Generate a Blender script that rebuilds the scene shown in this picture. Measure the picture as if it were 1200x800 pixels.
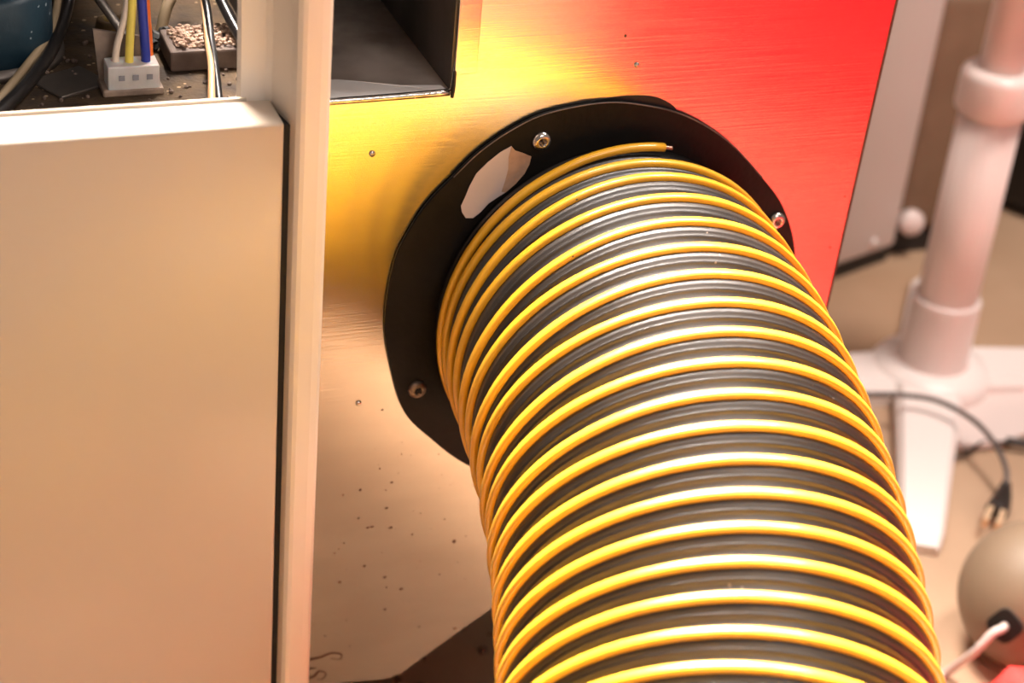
import bpy, bmesh, math, random
from mathutils import Vector, Matrix
for o in list(bpy.data.objects): bpy.data.objects.remove(o, do_unlink=True)
C = bpy.context.scene.collection
SC = bpy.context.scene
PI = math.pi

# ------------------------------------------------------------------ camera
cam_d = bpy.data.cameras.new('camera'); cam = bpy.data.objects.new('camera', cam_d); C.objects.link(cam)
cam_d.sensor_width = 36.0; cam_d.lens = 36.0*2160/1200.0
R = Matrix(((0.9380, 0.1063, -0.3300), (-0.3362, 0.5113, -0.7909), (0.0846, 0.8528, 0.5153)))
cam.matrix_world = Matrix.Translation((-0.2902, -0.6086, 0.3805)) @ R.to_4x4()
cam_d.clip_start = 0.01
cam_d.dof.use_dof = True; cam_d.dof.focus_distance = 0.70; cam_d.dof.aperture_fstop = 9.0
SC.camera = cam

# ------------------------------------------------------------------ world, lights, exposure
w = bpy.data.worlds.new('room_air'); SC.world = w; w.use_nodes = True
w.node_tree.nodes['Background'].inputs[0].default_value = (1.0, 0.83, 0.73, 1)
w.node_tree.nodes['Background'].inputs[1].default_value = 0.30
def area(name, loc, target, size, power, color):
    d = bpy.data.lights.new(name, 'AREA'); d.shape = 'DISK'; d.size = size; d.energy = power; d.color = color
    o = bpy.data.objects.new(name, d); C.objects.link(o); o.location = loc
    o.rotation_euler = (Vector(target)-Vector(loc)).to_track_quat('-Z', 'Y').to_euler(); return o
k_ = area('ceiling_lamp', (0.0, 0.22, 0.80), (0.02, -0.22, 0), 0.50, 19, (1.0, 0.89, 0.80)); k_.data.spread = 0.88
area('pole_fill', (0.60, 0.05, 1.10), (0.42, 0.38, -0.3), 0.35, 22, (1.0, 0.89, 0.82))  # fill light added over the pole and floor, no known source
area('front_fill', (0.25, -1.6, 1.3), (0, 0, 0), 0.7, 12.5, (1.0, 0.92, 0.87))  # soft fill added from the camera side
b_ = area('chest_fill', (0.50, -0.15, 0.55), (0.50, -0.62, -0.12), 0.2, 3.2, (1.0, 0.88, 0.78)); b_.data.spread = 1.5  # fill added only to brighten the unseen red chest
SC.view_settings.view_transform = 'Standard'; SC.view_settings.look = 'None'
SC.view_settings.exposure = -0.2; SC.view_settings.gamma = 1.0; SC.view_settings.use_curve_mapping = False

# ------------------------------------------------------------------ materials
def mat(name, col, rough=0.5, metal=0.0, col2=None, scale=20, stretch=(1,1,1), bump=0.0, bscale=200, bstretch=None,
        rvar=0.0, spots=None, coat=0.0, spec=None, sss=0.0, contrast=(0.35, 0.65), bdist=0.0006, trans=0.0):
    m = bpy.data.materials.new(name); m.use_nodes = True; nt = m.node_tree; N = nt.nodes; L = nt.links
    b = N['Principled BSDF']
    b.inputs['Roughness'].default_value = rough; b.inputs['Metallic'].default_value = metal
    if spec is not None: b.inputs['Specular IOR Level'].default_value = spec
    if coat: b.inputs['Coat Weight'].default_value = coat; b.inputs['Coat Roughness'].default_value = 0.15
    if sss: b.inputs['Subsurface Weight'].default_value = sss; b.inputs['Subsurface Scale'].default_value = 0.004
    if trans: b.inputs['Transmission Weight'].default_value = trans
    tc = N.new('ShaderNodeTexCoord')
    def noise(sc, st, detail=6):
        mp = N.new('ShaderNodeMapping'); mp.inputs['Scale'].default_value = st; L.new(tc.outputs['Object'], mp.inputs[0])
        n = N.new('ShaderNodeTexNoise'); n.inputs['Scale'].default_value = sc; n.inputs['Detail'].default_value = detail
        L.new(mp.outputs[0], n.inputs['Vector']); return n
    def ramp(src, a, c1, bb, c2):
        r = N.new('ShaderNodeValToRGB'); r.color_ramp.elements[0].position = a; r.color_ramp.elements[1].position = bb
        r.color_ramp.elements[0].color = (*c1, 1); r.color_ramp.elements[1].color = (*c2, 1); L.new(src, r.inputs[0]); return r
    out = None
    n = noise(scale, stretch)
    r = ramp(n.outputs['Fac'], contrast[0], col, contrast[1], col2 or tuple(c*0.9 for c in col)); out = r.outputs[0]
    for (sc, thr, scol, lo) in (spots or []):      # wear marks: small specks where two noises meet
        v = N.new('ShaderNodeTexVoronoi'); v.inputs['Scale'].default_value = sc
        L.new(tc.outputs['Object'], v.inputs['Vector'])
        n2 = noise(sc*0.16, (1,1,1), 2)
        mth = N.new('ShaderNodeMath'); mth.operation = 'LESS_THAN'; mth.inputs[1].default_value = thr
        L.new(v.outputs['Distance'], mth.inputs[0])
        m2 = N.new('ShaderNodeMath'); m2.operation = 'GREATER_THAN'; m2.inputs[1].default_value = lo; L.new(n2.outputs['Fac'], m2.inputs[0])
        m3 = N.new('ShaderNodeMath'); m3.operation = 'MULTIPLY'; L.new(mth.outputs[0], m3.inputs[0]); L.new(m2.outputs[0], m3.inputs[1])
        mx = N.new('ShaderNodeMix'); mx.data_type = 'RGBA'; L.new(m3.outputs[0], mx.inputs[0]); L.new(out, mx.inputs[6]); mx.inputs[7].default_value = (*scol, 1)
        out = mx.outputs[2]
    L.new(out, b.inputs['Base Color'])
    if bump:
        nb = noise(bscale, bstretch or (1,1,1), 3)
        bp = N.new('ShaderNodeBump'); bp.inputs['Strength'].default_value = bump; bp.inputs['Distance'].default_value = bdist
        L.new(nb.outputs['Fac'], bp.inputs['Height']); L.new(bp.outputs[0], b.inputs['Normal'])
        if rvar:
            mr = N.new('ShaderNodeMapRange'); mr.inputs[1].default_value = 0.3; mr.inputs[2].default_value = 0.7
            mr.inputs[3].default_value = rough-rvar; mr.inputs[4].default_value = rough+rvar
            L.new(nb.outputs['Fac'], mr.inputs[0]); L.new(mr.outputs[0], b.inputs['Roughness'])
    return m
M = {}
M['sheet'] = mat('brushed_sheet_metal', (0.55, 0.51, 0.44), 0.19, 1.0, (0.50, 0.455, 0.39), 14, (1, 1, 3), 0.07, 60, (0.35, 1, 22), 0.03)
M['galv'] = mat('galvanised_metal', (0.62, 0.56, 0.52), 0.30, 1.0, (0.36, 0.30, 0.26), 30, (1, 1, 1), 0.25, 90, (1, 4, 4), 0.08)
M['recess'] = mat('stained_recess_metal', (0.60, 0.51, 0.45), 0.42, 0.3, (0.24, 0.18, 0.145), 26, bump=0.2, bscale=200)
M['lit_lip'] = mat('lit_lip_metal', (0.93, 0.89, 0.86), 0.45, 0.1, (0.85, 0.80, 0.77), 80)  # pale base colour includes the light caught by the folded lip
M['seam'] = mat('dark_seam', (0.10, 0.03, 0.02), 0.6)
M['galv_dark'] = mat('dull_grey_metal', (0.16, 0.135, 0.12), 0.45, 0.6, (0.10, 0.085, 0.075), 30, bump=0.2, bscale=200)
M['flange'] = mat('black_painted_plate', (0.006, 0.005, 0.0045), 0.5, 0.0, (0.011, 0.009, 0.008), 30, bump=0.3, bscale=350, spots=[(120, 0.10, (0.10, 0.07, 0.06), 0.62)], spec=0.15)
M['flange_edge'] = mat('pale_plate_edge', (0.25, 0.18, 0.15), 0.45, 0.3, (0.06, 0.05, 0.045), 60)
M['rubber'] = mat('black_hose_rubber', (0.022, 0.017, 0.014), 0.40, 0.0, (0.031, 0.024, 0.020), 60, bump=0.25, bscale=1500, rvar=0.04,
                  spots=[(160, 0.09, (0.22, 0.17, 0.14), 0.62)], spec=0.8, bdist=0.0004)
M['yellow'] = mat('yellow_plastic_bead', (0.90, 0.47, 0.022), 0.42, 0.0, (0.83, 0.40, 0.016), 30, bump=0.1, bscale=500,
                  spots=[(170, 0.07, (0.12, 0.07, 0.02), 0.64)], coat=0.8)
M['copper'] = mat('bare_wire_end', (0.75, 0.45, 0.33), 0.3, 1.0)
M['enamel'] = mat('cream_enamel', (0.56, 0.475, 0.385), 0.33, 0.0, (0.53, 0.445, 0.355), 5, bump=0.10, bscale=500, spots=[(26, 0.022, (0.95, 0.88, 0.78), 0.52)], coat=0.25, bdist=0.0003)
M['post'] = mat('cream_post_paint', (0.82, 0.72, 0.62), 0.32, 0.0, (0.79, 0.69, 0.58), 6, bump=0.06, bscale=400, spots=[(40, 0.03, (0.25, 0.13, 0.07), 0.6)], bdist=0.0003)
M['gap'] = mat('black_gap_shade', (0.008, 0.007, 0.006), 0.8)  # black stands in for the shade in the gap beside the door
M['cavity'] = mat('dusty_brown_board', (0.022, 0.012, 0.006), 0.85, 0.0, (0.085, 0.048, 0.018), 60, bump=0.8, bscale=500, spots=[(220, 0.18, (0.35, 0.24, 0.14), 0.55)])
M['dark_inner'] = mat('dark_inner_parts', (0.018, 0.014, 0.012), 0.7, 0.0, (0.035, 0.026, 0.02), 30, bump=0.5, bscale=300)  # near-black mottled colour for inner and hidden parts
M['nylon'] = mat('milky_nylon', (0.62, 0.60, 0.60), 0.35, 0.0, (0.50, 0.47, 0.46), 90, sss=0.3, bump=0.2, bscale=400)
M['nylon_dirty'] = mat('dusty_nylon', (0.30, 0.22, 0.17), 0.6, 0.0, (0.14, 0.10, 0.08), 90, bump=0.3, bscale=400)
M['slot'] = mat('connector_slot', (0.22, 0.22, 0.25), 0.6)
M['w_white'] = mat('white_insulation', (0.72, 0.60, 0.50), 0.4)
M['w_yellow'] = mat('lemon_insulation', (0.75, 0.60, 0.10), 0.4)
M['w_blue'] = mat('blue_insulation', (0.012, 0.03, 0.30), 0.4)
M['w_orange'] = mat('orange_insulation', (0.80, 0.16, 0.02), 0.4)
M['w_black'] = mat('black_insulation', (0.012, 0.010, 0.010), 0.28, spec=0.8)
M['w_tan'] = mat('tan_insulation', (0.50, 0.28, 0.14), 0.5)
M['w_beige'] = mat('beige_sleeve', (0.30, 0.22, 0.13), 0.6)
M['blue_can'] = mat('dark_blue_can', (0.006, 0.026, 0.045), 0.5, 0.0, (0.014, 0.04, 0.06), 50, bump=0.4, bscale=300, spots=[(200, 0.14, (0.30, 0.36, 0.40), 0.55)])
M['brass'] = mat('dull_brass', (0.25, 0.17, 0.05), 0.5, 0.6, (0.10, 0.06, 0.03), 80)
M['crumb'] = mat('pale_crumbs', (0.60, 0.44, 0.34), 0.85, 0.0, (0.34, 0.22, 0.16), 200, bump=0.8, bscale=500)
M['block'] = mat('brown_grey_block', (0.17, 0.12, 0.095), 0.7, 0.0, (0.09, 0.06, 0.05), 80, bump=0.4, bscale=300)
M['steel'] = mat('zinc_screw', (0.75, 0.68, 0.62), 0.22, 1.0, (0.5, 0.44, 0.4), 300, bump=0.3, bscale=600)
M['steel_dull'] = mat('dull_screw', (0.34, 0.27, 0.23), 0.5, 0.8, (0.12, 0.09, 0.07), 300, bump=0.5, bscale=500)
M['label'] = mat('torn_paper_label', (0.62, 0.52, 0.50), 0.6, 0.0, (0.58, 0.48, 0.45), 40)
M['label_back'] = mat('torn_label_backing', (0.50, 0.31, 0.21), 0.7, 0.0, (0.40, 0.24, 0.16), 200, bump=0.5, bscale=500)
M['appl'] = mat('white_appliance_paint', (0.62, 0.54, 0.50), 0.4, 0.0, (0.59, 0.51, 0.47), 8, bump=0.05, bscale=200)
M['appl2'] = mat('shaded_brown_casing', (0.17, 0.105, 0.062), 0.6, 0.0, (0.20, 0.125, 0.075), 30, bump=0.1, bscale=200)  # brown tone holds the shade on a beige casing
M['black'] = mat('black_plastic', (0.008, 0.006, 0.005), 0.6)
M['pvc'] = mat('white_pvc', (0.74, 0.62, 0.58), 0.32, 0.0, (0.70, 0.58, 0.54), 6, (1,1,0.3), 0.05, 100, bdist=0.0005)
M['pvc_base'] = mat('white_stand_plastic', (0.84, 0.75, 0.71), 0.4, 0.0, (0.80, 0.71, 0.67), 6)
M['floor'] = mat('concrete_floor', (0.50, 0.335, 0.22), 0.55, 0.0, (0.36, 0.22, 0.13), 5, bump=0.5, bscale=40, spots=[(60, 0.05, (0.10, 0.06, 0.03), 0.58)], contrast=(0.3, 0.7), bdist=0.001)
M['wall'] = mat('dark_brown_wall', (0.045, 0.022, 0.012), 0.8)
M['cord'] = mat('grey_cord', (0.10, 0.075, 0.065), 0.45)
M['cord_black'] = mat('black_cord', (0.02, 0.013, 0.010), 0.5)
M['cord_white'] = mat('off_white_cord', (0.55, 0.44, 0.40), 0.4)
M['prong'] = mat('brass_prong', (0.95, 0.66, 0.42), 0.4, 0.5)
M['jug'] = mat('beige_base_plastic', (0.20, 0.135, 0.085), 0.55, 0.0, (0.18, 0.12, 0.075), 20)
M['jug_hole'] = mat('dark_opening', (0.010, 0.007, 0.005), 0.9)
M['red_cloth'] = mat('red_canvas', (0.80, 0.035, 0.028), 0.75, 0.0, (0.70, 0.028, 0.022), 60, bump=0.5, bscale=700)
M['red_paint'] = mat('red_enamel', (0.80, 0.010, 0.028), 0.5, 0.0, (0.76, 0.009, 0.025), 10)
M['ply'] = mat('plywood', (0.30, 0.24, 0.155), 0.65, 0.0, (0.26, 0.20, 0.13), 8, (1, 1, 12))
M['dust'] = mat('floor_debris', (0.12, 0.06, 0.035), 0.9)

# ------------------------------------------------------------------ mesh helpers
def link(name, me, m, parent=None, smooth=False):
    if isinstance(me, bmesh.types.BMesh):
        b = me; me = bpy.data.meshes.new(name); bmesh.ops.recalc_face_normals(b, faces=b.faces); b.to_mesh(me); b.free()
    if smooth:
        for p in me.polygons: p.use_smooth = True
    if m: me.materials.append(M[m])
    o = bpy.data.objects.new(name, me); C.objects.link(o)
    if parent: 
        o.parent = parent; o.matrix_parent_inverse = Matrix.Translation(parent.location).inverted() if parent.type == 'EMPTY' and not parent.parent else Matrix.Identity(4)
    return o
def thing(name, label, cat, loc=(0,0,0), group=None):
    o = bpy.data.objects.new(name, None); C.objects.link(o); o.location = loc; o.empty_display_size = 0.02
    o['label'] = label; o['category'] = cat
    if group: o['group'] = group
    return o
def tag(o, label, cat, group=None):
    o['label'] = label; o['category'] = cat
    if group: o['group'] = group
    return o
def box(x0, x1, y0, y1, z0, z1, bev=0.0, seg=2, bm=None, rot=None):
    b = bm or bmesh.new()
    r = bmesh.ops.create_cube(b, size=1.0); vs = r['verts']
    for v in vs: v.co = Vector((x0+(v.co.x+.5)*(x1-x0), y0+(v.co.y+.5)*(y1-y0), z0+(v.co.z+.5)*(z1-z0)))
    if bev:
        es = list({e for v in vs for e in v.link_edges})
        r = bmesh.ops.bevel(b, geom=es, offset=bev, segments=seg, profile=0.5, affect='EDGES')
    if rot: bmesh.ops.rotate(b, verts=b.verts, cent=rot[0], matrix=Matrix.Rotation(rot[1], 3, rot[2]))
    return b
def frames(pts, closed=False):
    out = []; n = len(pts); up = None
    for i, p in enumerate(pts):
        a = pts[max(i-1, 0)]; b = pts[min(i+1, n-1)]; t = (b-a).normalized()
        if up is None:
            up = Vector((0,0,1)) if abs(t.z) < .9 else Vector((1,0,0))
        u = (up - t*up.dot(t)).normalized(); up = u
        out.append((t, u, t.cross(u)))
    return out
def catmull(pts, k=8):
    P = [Vector(p) for p in pts]; P = [P[0]*2-P[1]] + P + [P[-1]*2-P[-2]]; out = []
    for i in range(1, len(P)-2):
        for j in range(k):
            t = j/k; a, b, c, d = P[i-1], P[i], P[i+1], P[i+2]
            out.append(0.5*((2*b)+(-a+c)*t+(2*a-5*b+4*c-d)*t*t+(-a+3*b-3*c+d)*t**3))
    out.append(P[-2]); return out
def tube(pts, r, seg=12, bm=None, k=8, raw=False, flat=1.0):
    b = bm or bmesh.new(); P = pts if raw else catmull(pts, k); F = frames(P); n = len(P); rings = []
    for i, (p, (t, u, v)) in enumerate(zip(P, F)):
        rr = r(i/(n-1)) if callable(r) else r
        rings.append([b.verts.new(p + rr*(math.cos(a)*u*flat + math.sin(a)*v)) for a in [2*PI*q/seg for q in range(seg)]])
    for A, B in zip(rings, rings[1:]):
        for q in range(seg): b.faces.new((A[q], A[(q+1) % seg], B[(q+1) % seg], B[q]))
    b.faces.new(rings[0]); b.faces.new(rings[-1]); return b
def lathe(prof, seg=48, loc=(0,0,0), axis=None, bm=None):
    """prof: list of (r, z); turned about z, then aimed along axis"""
    b = bm or bmesh.new(); q = Vector((0,0,1)).rotation_difference(Vector(axis)) if axis is not None else None
    rings = []
    for r, z in prof:
        if r < 1e-6: rings.append([b.verts.new((0,0,z))])
        else: rings.append([b.verts.new((r*math.cos(2*PI*i/seg), r*math.sin(2*PI*i/seg), z)) for i in range(seg)])
    for A, B in zip(rings, rings[1:]):
        for i in range(seg):
            j = (i+1) % seg
            if len(A) == 1 and len(B) == 1: continue
            if len(A) == 1: b.faces.new((A[0], B[i], B[j]))
            elif len(B) == 1: b.faces.new((A[i], A[j], B[0]))
            else: b.faces.new((A[i], A[j], B[j], B[i]))
    vs = [v for R_ in rings for v in R_]
    for v in vs:
        if q: v.co = q @ v.co
        v.co += Vector(loc)
    return b
def plate(name, outline, holes, y, th, m, parent=None, bevel=0.0):
    """flat sheet in the xz plane, thickness th behind y (towards +y)"""
    cu = bpy.data.curves.new(name, 'CURVE'); cu.dimensions = '2D'; cu.fill_mode = 'BOTH'; cu.extrude = th/2; cu.bevel_depth = bevel
    for loop in [outline]+holes:
        s = cu.splines.new('POLY'); s.points.add(len(loop)-1)
        for p, (x, z) in zip(s.points, loop): p.co = (x, z, 0, 1)
        s.use_cyclic_u = True
    t = bpy.data.objects.new('tmp', cu); C.objects.link(t); dg = bpy.context.evaluated_depsgraph_get(); dg.update()
    me = bpy.data.meshes.new_from_object(t.evaluated_get(dg)); bpy.data.objects.remove(t, do_unlink=True)
    me.materials.clear()
    me.transform(Matrix.Translation((0, y+th/2, 0)) @ Matrix.Rotation(PI/2, 4, 'X'))
    me.name = name
    b = bmesh.new(); b.from_mesh(me); bmesh.ops.remove_doubles(b, verts=b.verts, dist=1e-6)
    return link(name, b, m, parent)
def extrude_xy(prof, z0, z1, m, name, parent, smooth=False, closed=True):
    b = bmesh.new(); A = [b.verts.new((x, y, z0)) for x, y in prof]; B = [b.verts.new((x, y, z1)) for x, y in prof]
    n = len(prof)
    for i in range(n): b.faces.new((A[i], A[(i+1) % n], B[(i+1) % n], B[i]))
    b.faces.new(A); b.faces.new(B); return link(name, b, m, parent, smooth)
def circle(cx, cz, r, n=72): return [(cx+r*math.cos(2*PI*i/n), cz+r*math.sin(2*PI*i/n)) for i in range(n)]
def smooth_closed(pts, k=6):
    n = len(pts); out = []
    for i in range(n):
        a, b, c, d = [Vector(pts[(i+q) % n]) for q in (-1, 0, 1, 2)]
        for j in range(k):
            t = j/k; out.append(tuple(0.5*((2*b)+(-a+c)*t+(2*a-5*b+4*c-d)*t*t+(-a+3*b-3*c+d)*t**3)))
    return out

# ------------------------------------------------------------------ setting
FZ = -0.30
o = link('floor', box(-2.2, 2.6, -2.6, 2.2, FZ-0.02, FZ), 'floor'); o['kind'] = 'structure'
o = link('wall_back', box(-2.2, 2.6, 1.35, 1.4, FZ, 2.0), 'wall'); o['kind'] = 'structure'

# ------------------------------------------------------------------ sheet metal machine
mach = thing('machine', 'machine with a brushed sheet metal side carrying the black hose flange', 'machine', (0, 0.15, FZ))
outl = [(-0.1266, -0.1865), (-0.119, -0.187), (-0.0945, -0.1902), (-0.082, -0.1915), (-0.0749, -0.1898), (-0.0604, -0.1790), (-0.0455, -0.1682),
        (-0.033, -0.1595), (0.015, -0.128), (0.06, -0.098), (0.1105, -0.065), (0.1125, -0.012), (0.1165, 0.127), (0.1185, 0.20), (-0.1266, 0.20)]
opening = [(-0.1255, 0.0997), (-0.0716, 0.1002), (-0.0690, 0.128), (-0.0682, 0.185), (-0.1255, 0.185)]
plate('side_panel', outl, [opening, circle(0, 0, 0.071)], 0.0, 0.0012, 'sheet', mach)
# recess behind the opening
rb = bmesh.new()
v = [rb.verts.new(p) for p in [(-0.1262, -0.0006, 0.0993), (-0.0716, -0.0006, 0.0995), (-0.0716, 0.30, 0.0995), (-0.1262, 0.30, 0.0993)]]
rb.faces.new(v)
r_ = bmesh.ops.extrude_face_region(rb, geom=rb.faces[:]); bmesh.ops.translate(rb, verts=[q for q in r_['geom'] if isinstance(q, bmesh.types.BMVert)], vec=(0, 0, -0.001))
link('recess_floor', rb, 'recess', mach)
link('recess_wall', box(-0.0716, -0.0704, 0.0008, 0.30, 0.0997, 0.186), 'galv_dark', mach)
b = bmesh.new()
vs_ = [b.verts.new(p) for p in [(-0.1262, -0.0012, 0.1002), (-0.0730, -0.0010, 0.1004), (-0.0745, 0.0035, 0.1007), (-0.090, 0.0060, 0.1006), (-0.102, 0.0110, 0.1006), (-0.112, 0.0150, 0.1005), (-0.1262, 0.0160, 0.1005)]]
b.faces.new(vs_); r_ = bmesh.ops.extrude_face_region(b, geom=b.faces[:]); bmesh.ops.translate(b, verts=[q for q in r_['geom'] if isinstance(q, bmesh.types.BMVert)], vec=(0, 0, -0.0006))
link('lit_folded_lip', b, 'lit_lip', mach)  # outline follows the lit front of the recess floor
link('edge_seam', tube([(0.1112, 0.0003, -0.063), (0.1131, 0.0003, -0.012), (0.1171, 0.0003, 0.127), (0.1191, 0.0003, 0.20)], 0.0007, 8), 'seam', mach, True)
link('recess_shade_lid', box(-0.1262, -0.0700, 0.0014, 0.30, 0.1862, 0.1880), 'galv_dark', mach)  # unseen top, added to keep the overhead lamp out of the recess
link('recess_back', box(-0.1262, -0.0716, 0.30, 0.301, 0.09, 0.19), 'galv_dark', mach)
link('recess_lip', tube([(-0.1262, -0.0008, 0.0988), (-0.10, -0.0010, 0.0991), (-0.0725, -0.0008, 0.0995)], 0.0014, 10), 'steel', mach, True)
b = box(-0.0708, -0.0618, -0.0010, -0.0002, 0.1065, 0.186, 0.0002, 1); bmesh.ops.rotate(b, verts=b.verts, cent=(-0.066, -0.0006, 0.14), matrix=Matrix.Rotation(math.radians(3.5), 3, 'Z'))
link('folded_flange', b, 'sheet', mach)
link('corner_pin', tube([(-0.0712, -0.0012, 0.0975), (-0.0709, -0.0016, 0.102), (-0.0708, -0.0012, 0.108)], 0.0007, 8), 'black', mach, True)
# casing behind the sheet
link('casing', box(-0.068, 0.109, 0.02, 0.34, -0.05, 0.198), 'dark_inner', mach)
link('shade_side_sheet', box(0.1065, 0.1085, 0.004, 0.34, FZ+0.004, -0.051), 'dark_inner', mach)  # unseen sheet, added to block lamp light from the floor underneath
link('shade_back_sheet', box(-0.12, 0.1065, 0.338, 0.340, FZ+0.004, -0.056), 'dark_inner', mach)  # also unseen, added to darken the floor under the machine
link('underside', box(-0.12, 0.100, 0.02, 0.34, -0.055, -0.051), 'dark_inner', mach)
for i, (x, z) in enumerate([(-0.19, 0.10), (0.085, 0.31)]): pass
for (x, y) in ((-0.105, 0.32), (0.09, 0.32)): link('leg', box(x-0.008, x+0.008, y-0.008, y+0.008, FZ, -0.0555), 'dark_inner', mach)
for x, z, r in ((0.0046, 0.1056, 0.0011), (-0.1013, 0.0758, 0.0013), (-0.1018, -0.0375, 0.0013)):
    link('rivet', lathe([(r, 0), (r*0.9, 0.0005), (r*0.5, 0.0009), (0, 0.001)], 16, (x, 0.0, z), (0, -1, 0)), 'steel', mach, True)

# ------------------------------------------------------------------ black flange
fl = thing('hose_flange', 'rough-cut black ring plate screwed to the metal panel around the hose', 'flange', (0, -0.001, 0))
rim = {-176.9: .0925, 172: .0934, 161.5: .0948, 153.8: .0948, 145.5: .0946, 136.9: .0937, 128.3: .0943, 118.6: .0944, 109.6: .0939, 96.4: .0918, 85.9: .0898,
       71.6: .0877, 55.2: .0856, 37.8: .0855, 24.9: .0885, 11.4: .0909, 0: .0915, -15: .092, -30: .092, -50: .091, -70: .091, -90: .0915, -108: .0912, -125.1: .0914, -141.1: .0913, -151.9: .0931, -163.5: .0918}
pts = [((r)*math.cos(math.radians(a)), (r)*math.sin(math.radians(a))) for a, r in sorted(rim.items())]
pts = smooth_closed(pts, 5)
plate('ring_plate', pts, [circle(0, 0, 0.0705)], -0.0022, 0.0020, 'flange', fl)
# paler arris along the top rim and a gasket sliver showing above it
top = [Vector((0.0002*0+(r+.0001)*math.cos(math.radians(a)), -0.0023, (r+.0001)*math.sin(math.radians(a)))) for a, r in sorted(rim.items()) if 30 < a < 140]
link('pale_edge', tube(top, 0.00028, 6, k=5), 'flange_edge', fl, True)
gk = smooth_closed([(-0.0139, 0.0905), (-0.0068, 0.0922), (0.0041, 0.0927), (0.0154, 0.0911), (0.0244, 0.0855), (0.022, 0.080), (0, 0.080), (-0.016, 0.083)], 5)
plate('gasket', gk, [], -0.0002, 0.0004, 'black', fl)
for i, (x, z, mt) in enumerate(((-0.0775, -0.0325, 'steel_dull'), (-0.0333, 0.0770, 'steel'), (0.0780, 0.0313, 'steel'), (0.0345, -0.0780, 'steel_dull'))):
    b = lathe([(0.0040, 0), (0.0040, 0.0006), (0.0037, 0.0013), (0.0030, 0.0019), (0.0022, 0.0022), (0.0016, 0.0022), (0.0012, 0.0014), (0, 0.0013)], 28, (x, -0.0022, z), (0, -1, 0))
    s = link('screw', b, mt, fl, True)
    if i == 0: s['label'] = 'dull worn screw'
    d = bmesh.new()
    box(x-0.0016, x+0.0016, -0.0046, -0.0034, z-0.0004, z+0.0004, bm=d); box(x-0.0004, x+0.0004, -0.0046, -0.0034, z-0.0016, z+0.0016, bm=d)
    bmesh.ops.rotate(d, verts=d.verts, cent=(x, 0, z), matrix=Matrix.Rotation(0.6+i, 3, 'Y'))
    link('cross_slot', d, 'black' if i in (0, 3) else 'steel_dull', s)
# torn paper label
lab = [(-0.0457, 0.0757), (-0.0440, 0.0735), (-0.0405, 0.0722), (-0.037, 0.0706), (-0.0375, 0.0672), (-0.0392, 0.0633), (-0.0425, 0.0592), (-0.0464, 0.0557), (-0.0500, 0.0535), (-0.0532, 0.0514),
       (-0.0562, 0.0478), (-0.0592, 0.0455), (-0.0622, 0.0458), (-0.0640, 0.0485), (-0.0646, 0.0513), (-0.0632, 0.0550), (-0.0617, 0.0597), (-0.0593, 0.065), (-0.0550, 0.0695), (-0.0500, 0.0735)]
lab = [(x*1.0, z) for x, z in lab]
lo = plate('torn_label', lab, [], -0.0026, 0.0002, 'label', fl)
lo['label'] = 'torn pale paper label'
back = [(-0.0457, 0.0757), (-0.0440, 0.0738), (-0.0405, 0.0724), (-0.037, 0.0706), (-0.0375, 0.0672), (-0.0392, 0.0633), (-0.0425, 0.0592), (-0.0464, 0.0557), (-0.0482, 0.0562), (-0.0470, 0.0610), (-0.0462, 0.0660), (-0.0465, 0.0710)]
link_o = plate('torn_backing', back, [], -0.00275, 0.0001, 'label_back', lo)
# small raised collar that the hose is pushed over
link('collar', lathe([(0.0700, -0.0), (0.0715, -0.0), (0.0715, 0.010), (0.0700, 0.010)], 72, (0, -0.002, 0), (0, -1, 0)), 'flange', fl, True)

# ------------------------------------------------------------------ hose
hose = thing('ribbed_hose', 'thick black ribbed hose with a yellow spiral, bending down from the metal panel', 'hose', (0, 0, 0))
RH = 0.0728
K1, K2, M1, M2, A0 = 3.087, -8.15, -1.405, -0.95, 0.0024
nn, dd, hh = Vector((0,-1,0)), Vector((0,0,-1)), Vector((1,0,0))
NS = 1400; LS = 0.90; ds = LS/NS
PP = [Vector((0,0,0))]; TT = []
for i in range(NS+1):
    s = i*ds; ss = max(0, s-A0)
    if ss < 0.26: A = K1*ss+K2*ss*ss; B = M1*ss+M2*ss*ss
    else:                                    # beyond the view: sags to the floor and swings away
        a0 = K1*.26+K2*.26*.26; b0 = M1*.26+M2*.26*.26
        q = ss-0.26
        A = a0 + (1.15-a0)*min(1, q/0.13) if q < 0.13 else (1.15 - 1.15*min(1, (q-0.13)/0.22)); B = b0 - 1.4*min(1, q/0.4)
    T = math.cos(A)*math.cos(B)*nn + math.sin(A)*dd + math.cos(A)*math.sin(B)*hh
    TT.append(T)
    if i: PP.append(PP[-1] + (TT[-1]+TT[-2])*0.5*ds)
UU = []; u = Vector((0,0,1))
for T in TT:
    u = (u - T*u.dot(T)).normalized(); UU.append(u.copy())
def hp(s, phi, r):
    f = max(0, min(NS-1e-6, s/ds)); i = int(f); t = f-i
    P = PP[i].lerp(PP[i+1], t); T = TT[i].lerp(TT[i+1], t).normalized(); U = UU[i].lerp(UU[i+1], t); U = (U-T*U.dot(T)).normalized(); V = T.cross(U)
    return P + r*(math.cos(phi)*U + math.sin(phi)*V)
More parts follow.
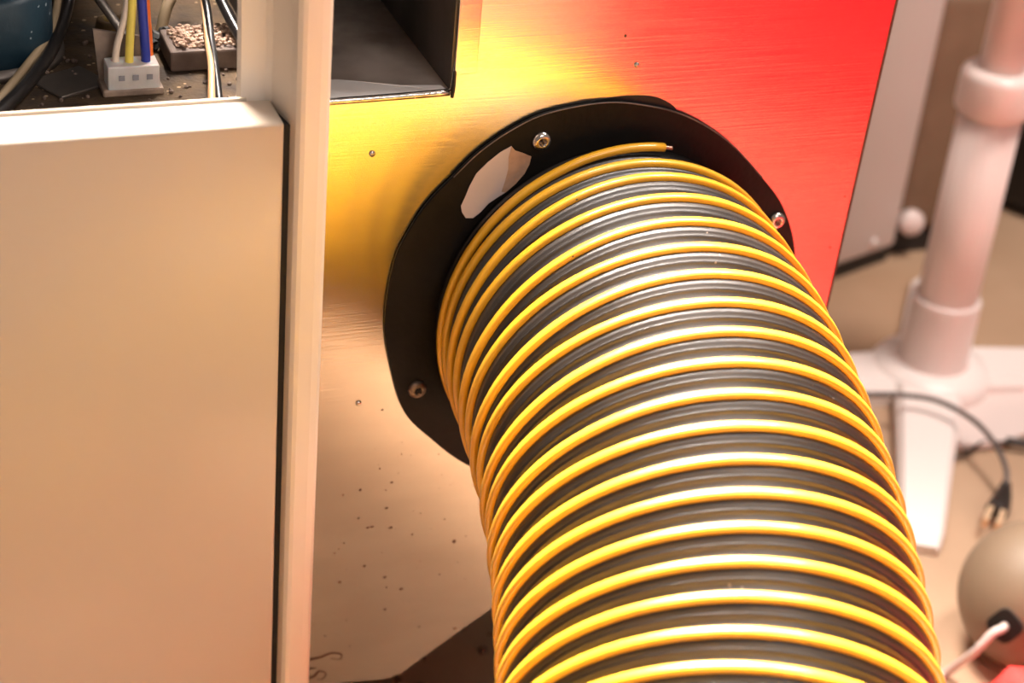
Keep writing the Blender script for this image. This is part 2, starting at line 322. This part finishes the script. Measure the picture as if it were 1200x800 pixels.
# position of the bead along the hose as a function of turns (0 = free end near the flange top)
knots = [(0.0, 0.0105), (1, 0.0185), (2, 0.0275), (3, 0.0400)] + [(3+k, 0.0400+0.01345*k) for k in range(1, 64)]
knots = [(k, s) for k, s in knots if s < LS-0.02]
def bead_s(tn):
    i = min(int(tn), len(knots)-2); a, b = knots[i], knots[i+1]; t = tn-a[0]
    # catmull between knots
    p0 = knots[max(i-1, 0)][1]; p3 = knots[min(i+2, len(knots)-1)][1]
    return 0.5*((2*a[1])+(-p0+b[1])*t+(2*p0-5*a[1]+4*b[1]-p3)*t*t+(-p0+3*a[1]-3*b[1]+p3)*t**3) if i > 0 else a[1]+(b[1]-a[1])*t
NT = knots[-1][0]
SGN = 1.0      # from the free end the bead runs over the top towards the left
PHI0 = -0.20
def phi(tn): return PHI0 + SGN*2*PI*tn
SEG = 96
def shift(tn):
    L = max(0.0, math.sin(phi(tn)))**2; fade = max(0.0, min(1.0, (13-tn)/5)) * min(1.0, tn/1.5)
    alt = math.cos(PI*(tn-0.25))
    return 0.0021*alt*L*fade, -0.0006*L*fade*(1-alt) - 0.0024*L*max(0.0, 1-tn/5.0)
# wire-shaped bead
rng = random.Random(3)
bm = bmesh.new(); prev = None; n = int(NT*SEG); NQ = 14
for i in range(n+1):
    tn = i/SEG; sh, dr_ = shift(tn); s = bead_s(tn)+sh; ph = phi(tn); r0 = RH + dr_ + 0.0018 + (0.0022*max(0, 1-tn/0.10) if tn < .1 else 0) + rng.uniform(-1, 1)*0.00003
    c = hp(s, ph, r0); outv = (hp(s, ph, 1.0)-hp(s, ph, 0.0)).normalized()
    tang = (hp(bead_s(min(tn+.01, NT)), phi(tn+.01), r0) - hp(bead_s(max(tn-.01, 0)), phi(tn-.01), r0)).normalized()
    side = tang.cross(outv).normalized(); outv = side.cross(tang)
    wdt = 0.00182; hgt = 0.0016
    ring = [bm.verts.new(c + side*wdt*math.copysign(abs(math.cos(a))**0.75, math.cos(a)) + outv*hgt*math.copysign(abs(math.sin(a))**0.62, math.sin(a))) for a in [2*PI*q/NQ for q in range(NQ)]]
    if prev:
        for q in range(NQ): bm.faces.new((prev[q], prev[(q+1) % NQ], ring[(q+1) % NQ], ring[q]))
    else: bm.faces.new(ring)
    prev = ring
    if i == 0: tipc, tipt, tipo = c.copy(), tang.copy(), outv.copy()
bm.faces.new(prev)
o = link('spiral_bead', bm, 'yellow', hose, True); o['label'] = 'yellow plastic spiral bead'
o = link('wire_end', tube([tipc+tipt*0.001, tipc-tipt*0.0010, tipc-tipt*0.0035], 0.0009, 8), 'copper', hose, True); o['label'] = 'bare copper wire end'
# rubber wall, gridded along the helix so the lips follow the bead
prof = [(0.0, 0.0008), (0.14, 0.0010), (0.22, 0.0007), (0.28, 0.0004), (0.30, -0.0006), (0.33, -0.0004), (0.35, -0.0002), (0.37, -0.0012), (0.42, -0.0020), (0.52, -0.0028), (0.62, -0.0030), (0.72, -0.0024), (0.82, -0.0012), (0.92, 0.0002)]
bm = bmesh.new(); prev = None; NP = len(prof)
for i in range(-SEG, n+1):
    tn = i/SEG; row = []
    if tn < 0: s0 = bead_s(0)+(bead_s(1)-bead_s(0))*tn; s1 = bead_s(0)+(bead_s(1)-bead_s(0))*(tn+1)
    else: s0 = bead_s(tn); s1 = bead_s(min(tn+1, NT)) if tn+1 <= NT else s0+0.0134
    ph = phi(tn); sa, da = shift(max(0, tn)); sb_, db_ = shift(max(0, tn+1))
    for t, dr in prof:
        s = max(0.0, s0+(s1-s0)*t + sa*(1-t)+sb_*t)
        amp = 1.0 if tn > 0.8 else 0.5
        row.append(bm.verts.new(hp(min(s, LS-1e-4), ph, RH+dr*amp + da*(1-t)+db_*t - (0.0015 if tn < 0 else 0))))
    if prev:
        for q in range(NP-1): bm.faces.new((prev[q], prev[q+1], row[q+1], row[q]))
    prev = row
# stitch neighbouring turns: last column of a turn to first column of the next
bm.verts.ensure_lookup_table()
rows = n+1+SEG
for i in range(rows-1-SEG):
    a = bm.verts[i*NP+NP-1]; b_ = bm.verts[(i+1)*NP+NP-1]; c = bm.verts[(i+SEG)*NP]; d = bm.verts[(i+1+SEG)*NP]
    bm.faces.new((a, b_, d, c))
link('hose_wall', bm, 'rubber', hose, True)

# ------------------------------------------------------------------ control cabinet on the left
cab = thing('cream_cabinet', 'cream enamelled cabinet with open top compartment, left of the metal panel', 'cabinet', (-0.3, -0.02, FZ))
db = box(-0.52, -0.1440, -0.0335, -0.0125, -0.292, 0.1070, 0.0016, 3)
link('door_panel', db, 'enamel', cab, True)
link('back_flange', box(-0.52, -0.1530, -0.0130, -0.0115, 0.060, 0.1080), 'enamel', cab)
link('gap_shade_strip', box(-0.1455, -0.1400, -0.0300, -0.0130, -0.292, 0.1045), 'gap', cab)  # black strip put in for the shade between door and post
# corner post: hollow rolled section
prof_p = [(-0.1550, -0.0110), (-0.1548, -0.0119), (-0.1462, -0.0124), (-0.1440, -0.0140), (-0.1412, -0.0300), (-0.1402, -0.0338), (-0.1388, -0.0352), (-0.1372, -0.0355),
          (-0.1318, -0.0345), (-0.1290, -0.0335), (-0.1276, -0.0320), (-0.1272, -0.0300), (-0.1270, -0.0080), (-0.1290, -0.0060), (-0.1550, -0.0060)]
extrude_xy(prof_p, FZ, 0.21, 'post', 'corner_post', cab)
link('compartment_floor', box(-0.52, -0.150, -0.0115, 0.26, 0.0840, 0.0900), 'cavity', cab)
link('compartment_shade_lid', box(-0.52, -0.150, 0.035, 0.26, 0.205, 0.207), 'dark_inner', cab)  # unseen lid, added and sized to shade the compartment but not the door top
link('compartment_back', box(-0.52, -0.150, 0.26, 0.262, 0.084, 0.21), 'dark_inner', cab)
link('compartment_side', box(-0.1290, -0.1278, -0.0060, 0.26, 0.070, 0.21), 'dark_inner', cab)
link('compartment_floor_edge', box(-0.150, -0.1290, -0.0060, 0.26, 0.0840, 0.0900), 'cavity', cab)
link('cabinet_body', box(-0.52, -0.1500, 0.00, 0.26, -0.292, 0.083), 'dark_inner', cab)

SH = 0.090
# --- bits inside the compartment
can = thing('blue_can', 'dusty dark blue round can at the left of the open compartment', 'capacitor', (-0.232, 0.085, SH))
link('can_body', lathe([(0, 0), (0.0255, 0), (0.0270, 0.0015), (0.0270, 0.028), (0.0255, 0.030), (0.022, 0.0305), (0, 0.0300)], 48, (-0.2350, 0.0830, SH)), 'blue_can', can, True)
link('can_base', lathe([(0, 0), (0.031, 0), (0.031, 0.003), (0.0275, 0.004)], 48, (-0.2350, 0.0830, SH)), 'galv_dark', can, True)

con = thing('wire_connector', 'milky plastic plug connector with four coloured wires running up', 'connector', (-0.185, 0.040, SH))
x0, x1 = -0.1945, -0.1752
hb = box(x0, x1, 0.0345, 0.0445, SH, SH+0.0120, 0.0006, 2)
hs = link('housing', hb, 'nylon', con)
link('skirt', box(x0-0.002, x1+0.0015, 0.0340, 0.0475, SH, SH+0.003, 0.0008, 2), 'nylon_dirty', con)
fb = bmesh.new()
vv = [fb.verts.new(p) for p in [(x0-0.0015, 0.0447, SH), (x1, 0.0447, SH), (x1-0.002, 0.0470, SH+0.018), (x0-0.0030, 0.0475, SH+0.022)]]; fb.faces.new(vv)
r_ = bmesh.ops.extrude_face_region(fb, geom=fb.faces[:]); bmesh.ops.translate(fb, verts=[q for q in r_['geom'] if isinstance(q, bmesh.types.BMVert)], vec=(0, 0.0015, 0))
link('latch_plate', fb, 'nylon_dirty', con)
for i in range(3):
    xx = x0+0.0040+i*0.0052
    link('slot', box(xx, xx+0.0022, 0.0341, 0.0347, SH+0.0065, SH+0.0085), 'slot', con)
for (xa, xb, mt, r, yb, lb) in ((-0.1910, -0.1835, 'w_white', 0.00135, 0.040, 'white wire'), (-0.1858, -0.1832, 'w_yellow', 0.0016, 0.039, 'yellow wire'), (-0.1795, -0.1805, 'w_blue', 0.0018, 0.039, 'blue wire'), (-0.1772, -0.1782, 'w_orange', 0.0015, 0.0445, 'orange wire')):
    o = link('wire', tube([(xa, yb, SH+0.009), (xa+(xb-xa)*.15, yb+.0005, SH+0.018), (xa+(xb-xa)*.7, yb+.002, SH+0.033), (xb, yb+.004, SH+0.056), (xb+.001, yb+.006, SH+0.085)], r, 12), mt, con, True); o['label'] = lb
# insulation block with crumbling top
blk = thing('insulation_block', 'brown-grey block with crumbling pale top beside the milky connector', 'block', (-0.155, 0.06, SH))
link('block_body', box(-0.1675, -0.1340, 0.0540, 0.0780, SH, SH+0.0085, 0.0010, 2), 'block', blk)
bm = bmesh.new(); rg = random.Random(5)
for i in range(420):
    r = rg.uniform(0.0005, 0.0013); x = rg.uniform(-0.165, -0.1400); y = rg.uniform(0.056, 0.076); z = SH+0.0085+rg.uniform(0.0, 0.0022)
    bmesh.ops.create_icosphere(bm, subdivisions=1, radius=r, matrix=Matrix.Translation((x, y, z)) @ Matrix.Diagonal((1, rg.uniform(.6, 1), rg.uniform(.6, 1), 1)))
o = link('crumbs', bm, 'crumb', blk); o['kind'] = 'stuff'
bm = bmesh.new()
for i in range(260):
    r = rg.uniform(0.0003, 0.0011); x = rg.uniform(-0.25, -0.135); y = rg.uniform(-0.005, 0.10)
    bmesh.ops.create_icosphere(bm, subdivisions=1, radius=r, matrix=Matrix.Translation((x, y, SH+r*0.6)))
o = link('dust_grains', bm, 'block'); o['kind'] = 'stuff'; tag(o, 'dust and grit scattered on the floor of the compartment', 'dust')
# fragments
b = bmesh.new()
for p, r in (((-0.168, 0.082, SH+0.003), 0.0030), ((-0.164, 0.084, SH+0.005), 0.0022), ((-0.1700, 0.077, SH+0.002), 0.0025)):
    bmesh.ops.create_icosphere(b, subdivisions=2, radius=r, matrix=Matrix.Translation(p))
for v_ in b.verts: v_.co += Vector((rg.uniform(-1, 1), rg.uniform(-1, 1), rg.uniform(-1, 1)))*0.0006
tag(link('charred_lump', b, 'black'), 'charred black lump behind the orange wire', 'debris')
# cables
def cable(name, pts, r, m, label, cat='cable', group=None, k=10): 
    return tag(link(name, tube(pts, r, 14, k=k), m, None, True), label, cat, group)
cable('black_cable', [(-0.2500, -0.002, SH+.0040), (-0.2356, 0.0178, SH+.0050), (-0.2263, 0.033, SH+.0055), (-0.218, 0.0499, SH+.0060), (-0.2102, 0.0678, SH+.0070), (-0.2041, 0.086, SH+.0090), (-0.1990, 0.101, SH+.0150), (-0.1965, 0.108, SH+.028), (-0.1960, 0.112, SH+.060)], 0.0026, 'w_black', 'thick black cable curving down left past the dark blue can')
cable('tan_cable', [(-0.2555, 0.0045, SH+.0035), (-0.2392, 0.0215, SH+.0045), (-0.2293, 0.0375, SH+.0062), (-0.2205, 0.0545, SH+.0075), (-0.2125, 0.0710, SH+.0085), (-0.2065, 0.088, SH+.0110), (-0.2025, 0.104, SH+.0170), (-0.2010, 0.112, SH+.030), (-0.2015, 0.116, SH+.060)], 0.0016, 'w_beige', 'dull tan cable running against the thick black cable')
cable('tan_strip', [(-0.1500, 0.086, SH+.026), (-0.1508, 0.072, SH+.016), (-0.1530, 0.054, SH+.0115), (-0.1552, 0.0365, SH+.0090), (-0.1590, 0.0180, SH+.0040), (-0.1600, 0.010, SH+.0015)], lambda t: 0.0003+0.0012*math.sin(min(1, t*1.3)*PI/2), 'w_tan', 'light tan wire tapering upward beside a thin black cable')
cable('thin_black_cable', [(-0.1495, 0.090, SH+.032), (-0.1492, 0.074, SH+.018), (-0.1513, 0.056, SH+.0120), (-0.1535, 0.0380, SH+.0090), (-0.1560, 0.0200, SH+.0050), (-0.1575, 0.010, SH+.002)], 0.0015, 'w_black', 'thin black cable touching the light tan wire')
cable('bent_sleeve', [(-0.1490, 0.1150, SH+.030), (-0.1520, 0.1060, SH+.022), (-0.1570, 0.0990, SH+.016), (-0.1620, 0.0930, SH+.010), (-0.1650, 0.0880, SH+.002)], 0.0023, 'w_beige', 'bent beige sleeve behind the orange wire')
cable('looped_cable', [(-0.1420, 0.100, SH+.050), (-0.1395, 0.080, SH+.034), (-0.1365, 0.060, SH+.024), (-0.1320, 0.048, SH+.018)], 0.0022, 'w_black', 'black cable in the compartment corner, the one nearer the post')
cable('looped_cable', [(-0.1480, 0.095, SH+.036), (-0.1440, 0.075, SH+.022), (-0.1395, 0.055, SH+.012), (-0.1340, 0.040, SH+.006)], 0.0022, 'w_black', 'lower black cable slanting into the compartment corner')
stub = thing('tan_stub', 'small tan block at the compartment edge under the tan wire', 'block', (-0.157, 0.010, SH))
link('block', box(-0.1620, -0.1535, 0.0060, 0.0130, SH, SH+0.0045, 0.0006, 2), 'w_tan', stub)
link('foot', box(-0.1635, -0.1490, 0.0050, 0.0150, SH, SH+0.0012, 0.0003, 1), 'w_beige', stub)
link('terminal_ring', lathe([(0.0030, 0), (0.0062, 0), (0.0066, 0.002), (0.0062, 0.006), (0.0040, 0.0065), (0.0030, 0.004), (0.0030, 0)], 28, (-0.1830, 0.0960, SH)), 'brass', None, True)
tag(bpy.data.objects['terminal_ring'], 'dull brass ring terminal behind the white wire', 'terminal')
sl = box(-0.2180, -0.1950, 0.040, 0.060, SH, SH+0.0012, 0.0003, 1); bmesh.ops.rotate(sl, verts=sl.verts, cent=(-0.205, 0.05, SH), matrix=Matrix.Rotation(0.5, 3, 'Z'))
tag(link('grey_offcut', sl, 'galv_dark'), 'flat grey offcut lying between black cable and connector', 'scrap')
tag(link('grey_strap', tube([(-0.196, 0.118, SH+0.030), (-0.190, 0.100, SH+0.018), (-0.182, 0.080, SH+0.008), (-0.177, 0.062, SH+0.003)], 0.0022, 8, flat=0.4), 'galv_dark', None, True), 'grey metal strap slanting behind the milky connector', 'strap')

# ------------------------------------------------------------------ right-hand background
ap = thing('white_appliance', 'pale grey-white appliance casing just right of the red-tinted panel edge', 'appliance', (0.45, 0.6, FZ))
rot = ((0.4889, 0.490, 0), math.radians(19), 'Z')
link('casing', box(0.20, 0.4889, 0.490, 0.78, -0.2860, 0.30, 0.004, 3, rot=rot), 'appl', ap, True)
link('plinth', box(0.21, 0.4870, 0.4935, 0.77, FZ, -0.2862, rot=rot), 'black', ap)
link('screw_head', lathe([(0.0036, 0), (0.0034, 0.001), (0.002, 0.0018), (0, 0.002)], 20, (0.4615, 0.4795, -0.2740), (0.326, -0.946, 0)), 'pvc_base', ap, True)
a2 = thing('shaded_brown_casing', 'rounded beige casing with shade put into its brown colour, between white appliance and plastic pole', 'appliance', (0.55, 0.58, FZ))
link('shell', box(0.488, 0.5720, 0.4980, 0.70, -0.2830, -0.0730, 0.016, 5), 'appl2', a2, True)
link('base', box(0.4900, 0.5650, 0.5020, 0.69, FZ, -0.2832), 'black', a2)
link('knob', lathe([(0, -0.004), (0.0105, -0.004), (0.0105, 0.002), (0.0095, 0.0045), (0, 0.0055)], 28, (0.5020, 0.4940, -0.2680), (-0.2, -1, 0.2)), 'pvc', a2, True)
bk = thing('dark_filler', 'dark bin put in for the dark area at the right behind the pole', 'bin', (0.75, 0.55, FZ))  # plain dark shape put where the background is dark
link('filler_body', lathe([(0, 0), (0.115, 0), (0.125, 0.02), (0.135, 0.30), (0.140, 0.30), (0.140, 0.31), (0, 0.31)], 40, (0.745, 0.60, FZ)), 'black', bk, True)

pole = thing('plastic_pole_stand', 'white plastic pole with stepped collar on a cross-shaped foot', 'stand', (0.419, 0.318, FZ))
PX, PY = 0.4190, 0.3180
flut = []
def fluted(r, z0, z1, nf=28, amp=0.0003, seg=112):
    b = bmesh.new(); A = []; B = []
    for i in range(seg):
        a = 2*PI*i/seg; rr = r + amp*math.cos(nf*a)
        A.append(b.verts.new((PX+rr*math.cos(a), PY+rr*math.sin(a), z0))); B.append(b.verts.new((PX+rr*math.cos(a), PY+rr*math.sin(a), z1)))
    for i in range(seg): b.faces.new((A[i], A[(i+1) % seg], B[(i+1) % seg], B[i]))
    b.faces.new(A); b.faces.new(B); return b
link('lower_tube', fluted(0.0205, FZ+0.02, -0.085), 'pvc', pole, True)
link('upper_tube', lathe([(0, 0), (0.0150, 0), (0.0150, 0.33), (0, 0.33)], 40, (PX, PY, -0.075)), 'pvc', pole, True)
link('collar', lathe([(0.0150, 0.030), (0.0205, 0.0300), (0.0238, 0.0275), (0.0250, 0.0240), (0.0252, 0.004), (0.0245, 0.001), (0.0215, 0.0), (0.0205, -0.002)], 56, (PX, PY, -0.0860)), 'pvc', pole, True)
link('lower_socket', lathe([(0.0205, 0.062), (0.0228, 0.0625), (0.0238, 0.0610), (0.0240, 0.0580), (0.0242, 0.015), (0.0275, 0.006), (0.034, 0.0), (0, 0)], 56, (PX, PY, FZ+0.012)), 'pvc', pole, True)
def arm(ang, L, w0, w1, h0=0.020, h1=0.010):
    b = bmesh.new(); c, s_ = math.cos(ang), math.sin(ang); rows_ = []
    N_ = 14
    for i in range(N_+1):
        t = i/N_; x = L*t; w_ = (w0+(w1-w0)*t)/2; h = h0+(h1-h0)*t
        if i == N_: w_ *= 0.85; h *= 0.7
        pr = [(-w_, 0), (-w_, h*0.7), (-w_*0.8, h), (w_*0.8, h), (w_, h*0.7), (w_, 0)]
        rows_.append([b.verts.new((PX+x*c-q*s_, PY+x*s_+q*c, FZ+z)) for q, z in pr])
    for A, B in zip(rows_, rows_[1:]):
        for q in range(6): b.faces.new((A[q], A[(q+1) % 6], B[(q+1) % 6], B[q]))
    b.faces.new(rows_[0]); b.faces.new(rows_[-1]); return b
for a_, L_, w0, w1 in ((math.radians(-8), 0.20, 0.052, 0.044), (math.radians(172), 0.16, 0.052, 0.044), (math.radians(-122), 0.205, 0.050, 0.026), (math.radians(58), 0.15, 0.050, 0.030)):
    link('foot_arm', arm(a_, L_, w0, w1), 'pvc_base', pole)
link('foot_disc', lathe([(0, 0), (0.043, 0), (0.043, 0.014), (0.039, 0.020), (0.026, 0.023), (0, 0.023)], 48, (PX, PY, FZ)), 'pvc_base', pole, True)
wb = bmesh.new()
def sect(a0_, a1_, r):
    c0 = wb.verts.new((PX, PY, FZ+0.007)); vs = [wb.verts.new((PX+r*math.cos(a)*(.75+.25*abs(math.cos((a-(a0_+a1_)/2)))), PY+r*math.sin(a), FZ+0.007)) for a in [a0_+(a1_-a0_)*q/8 for q in range(9)]]
    wb.faces.new([c0]+vs)
sect(math.radians(-118), math.radians(-12), 0.085)
r_ = bmesh.ops.extrude_face_region(wb, geom=wb.faces[:]); bmesh.ops.translate(wb, verts=[q for q in r_['geom'] if isinstance(q, bmesh.types.BMVert)], vec=(0, 0, -0.004))
link('web_plate', wb, 'pvc', pole)

pc = thing('power_cord', 'grey power cord with two-prong plug looped over the white foot', 'cord', (0.39, 0.24, FZ))
link('cable', tube([(0.2600, 0.300, -0.2750), (0.3389, 0.279, -0.272), (0.3679, 0.2717, -0.272), (0.3876, 0.2598, -0.272), (0.3997, 0.2359, -0.273), (0.4010, 0.2101, -0.275), (0.3985, 0.1900, -0.281), (0.3925, 0.1788, -0.287)], 0.0019, 12), 'cord', pc, True)
pb = tube([Vector((0.3950, 0.1820, -0.2860)), Vector((0.3915, 0.1778, -0.2880)), Vector((0.3855, 0.1709, -0.2880)), Vector((0.3780, 0.1632, -0.2880)), Vector((0.3725, 0.1577, -0.2880))], lambda t: (0.0030+0.0045*min(1, t*1.2)), 16, flat=0.75)
link('plug_body', pb, 'cord_black', pc, True)
ax = Vector((-0.0175, -0.0176, 0)).normalized(); sd = Vector((-ax.y, ax.x, 0))
for s_ in (-1, 1):
    b = bmesh.new(); c = Vector((0.3725, 0.1577, -0.2880)) + sd*0.0040*s_
    bmesh.ops.create_cube(b, size=1.0, matrix=Matrix.Translation(c+ax*0.0075) @ Matrix(((ax.x, sd.x, 0, 0), (ax.y, sd.y, 0, 0), (0, 0, 1, 0), (0, 0, 0, 1))) @ Matrix.Diagonal((0.019, 0.0034, 0.0062, 1)))
    link('prong', b, 'prong', pc)
cable('black_lead', [(0.335, 0.215, FZ+.002), (0.3550, 0.2200, FZ+.002), (0.3709, 0.2253, FZ+.003), (0.3939, 0.2282, FZ+.0045), (0.4085, 0.2345, FZ+.006), (0.4145, 0.2365, FZ+.006), (0.4255, 0.2335, FZ+.006), (0.4330, 0.2330, FZ+.006)], 0.0013, 'cord_black', 'thin black lead crossing the floor behind the plug', 'cord')
cable('black_sleeve', [(0.4300, 0.2333, FZ+.007), (0.4404, 0.227, FZ+.007), (0.46, 0.218, FZ+.006)], 0.0030, 'cord_black', 'thicker black sleeve on the lead at the right edge', 'sleeve')

# round beige base with a cord coming out of it
jug = thing('round_base', 'rounded beige plastic base with a dark square cord opening', 'base', (0.3205, 0.0474, FZ))
JC, JR = Vector((0.3205, 0.0474, -0.2590)), 0.0436
jp = []
for q in range(25):
    a = -PI/2*0.86 + (PI/2+PI/2*0.86)*q/24; jp.append((JR*math.cos(a), JR*math.sin(a)*1.0))
jp = [(0, jp[0][1])] + jp[:-1] + [(0, JR)]
link('dome', lathe(jp, 64, tuple(JC)), 'jug', jug, True)
link('base_ring', lathe([(0, 0), (0.026, 0), (0.027, 0.003), (0.023, 0.005), (0, 0.005)], 48, (JC.x, JC.y, FZ)), 'jug', jug, True)
hd = Vector((-0.8411, -0.5312, 0.1023)).normalized(); up_ = (Vector((0,0,1)) - hd*hd.z).normalized(); up_ = (up_*math.cos(0.5)+up_.cross(hd)*math.sin(0.5)).normalized(); sdv = up_.cross(hd).normalized()
hc = JC + hd*JR*0.975
b = bmesh.new(); ring_ = []
for i in range(28):
    a = 2*PI*i/28; ca, sa = math.cos(a), math.sin(a); e = 0.55
    ring_.append(b.verts.new(hc + sdv*0.0085*math.copysign(abs(ca)**e, ca) + up_*0.0095*math.copysign(abs(sa)**e, sa) + hd*0.0016))
b.faces.new(ring_); r_ = bmesh.ops.extrude_face_region(b, geom=b.faces[:]); bmesh.ops.translate(b, verts=[q for q in r_['geom'] if isinstance(q, bmesh.types.BMVert)], vec=-hd*0.006)
link('cord_opening', b, 'jug_hole', jug)
link('cord', tube([hc-hd*0.001, hc+hd*0.005, hc+hd*0.011+Vector((-0.001, 0.003, -0.003)), hc+hd*0.016+Vector((-0.004, 0.007, -0.016)), Vector((0.2650, 0.038, FZ+0.0040)), Vector((0.252, 0.032, FZ+0.0028)), Vector((0.215, 0.000, FZ+0.0028))], 0.0024, 12), 'cord_white', jug, True)

# red cloth
rgc = random.Random(8); b = bmesh.new(); NXc, NYc = 60, 80; G = []
for i in range(NXc):
    row = []
    for j in range(NYc):
        uu, vv_ = i/(NXc-1), j/(NYc-1)
        x = 0.240 + uu*0.43 + vv_*0.08; y = 0.000 - vv_*(0.68-0.15*uu) - uu*0.01
        edge = min(uu, 1-uu, vv_*1.3, (1-vv_)*1.3)
        z = FZ + 0.002 + (0.016+0.052*math.exp(-vv_*7)*math.exp(-uu*3.5))*min(1, edge*30)**0.7 + (0.006*math.sin(uu*21+vv_*9) + 0.005*math.sin(vv_*31-uu*11))*min(1, edge*8)
        row.append(b.verts.new((x, y, z)))
    G.append(row)
for i in range(NXc-1):
    for j in range(NYc-1): b.faces.new((G[i][j], G[i+1][j], G[i+1][j+1], G[i][j+1]))
r_ = bmesh.ops.extrude_face_region(b, geom=b.faces[:]); bmesh.ops.translate(b, verts=[q for q in r_['geom'] if isinstance(q, bmesh.types.BMVert)], vec=(0, 0, -0.0015))
tag(link('red_cloth', b, 'red_cloth', None, True), 'bright red canvas cloth spread on the floor, its corner showing at lower right', 'cloth')

# unseen chest and crate, added to give the sheet metal red and gold reflections
ch = thing('added_red_chest', 'unseen red tool chest, added for the red reflection in the metal panel', 'tool chest', (0.55, -0.62, FZ))
rc = ((0.318, -0.80, 0), math.radians(30), 'Z')
link('body', box(0.318, 0.93, -1.10, -0.80, FZ+0.005, 0.04, 0.006, 2, rot=rc), 'red_paint', ch)
for k in range(3):
    link('drawer', box(0.326, 0.92, -0.802, -0.794, FZ+0.02+k*0.105, FZ+0.115+k*0.105, 0.003, 2, rot=rc), 'red_paint', ch)
cr = thing('added_crate', 'unseen plywood crate, added for the golden reflection in the metal panel', 'crate', (0.05, -0.8, FZ))
link('side_board', box(-0.30, 0.240, -0.61, -0.59, FZ, -0.172), 'ply', cr)
link('side_board', box(-0.30, 0.240, -0.61, -0.59, -0.170, -0.02), 'ply', cr)
link('side_board', box(-0.30, 0.24, -0.98, -0.96, FZ, -0.02), 'ply', cr)
link('end_board', box(-0.30, -0.28, -0.96, -0.61, FZ, -0.02), 'ply', cr); link('end_board', box(0.22, 0.24, -0.96, -0.61, FZ, -0.02), 'ply', cr)
SPK = [(-0.0929, -0.1027), (-0.0948, -0.1028), (-0.0843, -0.1046), (-0.0743, -0.1101), (-0.0598, -0.1042), (-0.0545, -0.1174), (-0.0491, -0.1155), (-0.0991, -0.0821), (-0.1066, -0.0836), (-0.0877, -0.084), (-0.0852, -0.0804), (-0.0909, -0.0723), (-0.0857, -0.1317), (-0.1063, -0.1306), (-0.1092, -0.1141), (-0.0846, -0.1376), (-0.1203, -0.0844), (-0.0992, -0.097), (-0.0954, -0.1237), (-0.0601, -0.135), (-0.1074, -0.1121), (-0.1052, -0.1093), (-0.0868, -0.0937), (-0.0847, -0.1502), (-0.0679, -0.1635), (-0.0505, -0.1681), (-0.1118, -0.16), (-0.1001, -0.1683), (-0.0913, -0.0424), (0.1108, 0.0385), (0.1085, 0.014), (-0.0017, 0.118), (-0.0777, -0.1399)]
b = bmesh.new(); rs = random.Random(2)
for k, (x, z) in enumerate(SPK + [(rs.uniform(-0.12, -0.045), rs.uniform(-0.155, -0.06)) for _ in range(45)]):
    r = rs.uniform(0.0004, 0.0008) if k < len(SPK) else rs.uniform(0.00015, 0.0003)
    if k in (0, 2, 5, 7): r *= 1.5
    bmesh.ops.create_icosphere(b, subdivisions=1, radius=r, matrix=Matrix.Translation((x, 0, z)) @ Matrix.Diagonal((rs.uniform(.8, 1.5), 0.25, rs.uniform(.7, 1.1), 1)))
o = link('dirt_specks', b, 'dust', mach); o['kind'] = 'stuff'
b = bmesh.new()
for pp in ([(-0.1200, -0.1721), (-0.1138, -0.1719), (-0.1087, -0.1705), (-0.1040, -0.1722), (-0.1046, -0.1749), (-0.1090, -0.1735)], [(-0.1197, -0.1832), (-0.1162, -0.1825), (-0.1139, -0.1800), (-0.1107, -0.1821), (-0.1122, -0.1850), (-0.1150, -0.1845)], [(-0.121, -0.179), (-0.118, -0.1775), (-0.115, -0.178)]):
    tube([(x, -0.0001, z) for x, z in pp], lambda t: 0.0005*(1.2-t), 6, b)
o = link('scuff_mark', b, 'dust', mach)
# grit at the foot of the post
b = bmesh.new()
for i in range(60):
    r = rg.uniform(0.001, 0.003); bmesh.ops.create_icosphere(b, subdivisions=1, radius=r, matrix=Matrix.Translation((rg.uniform(-0.05, 0.10), rg.uniform(0.06, 0.25), FZ+r*0.5)))
o = link('floor_grit', b, 'dust'); o['kind'] = 'stuff'; tag(o, 'brown grit on the floor under the metal panel', 'grit')
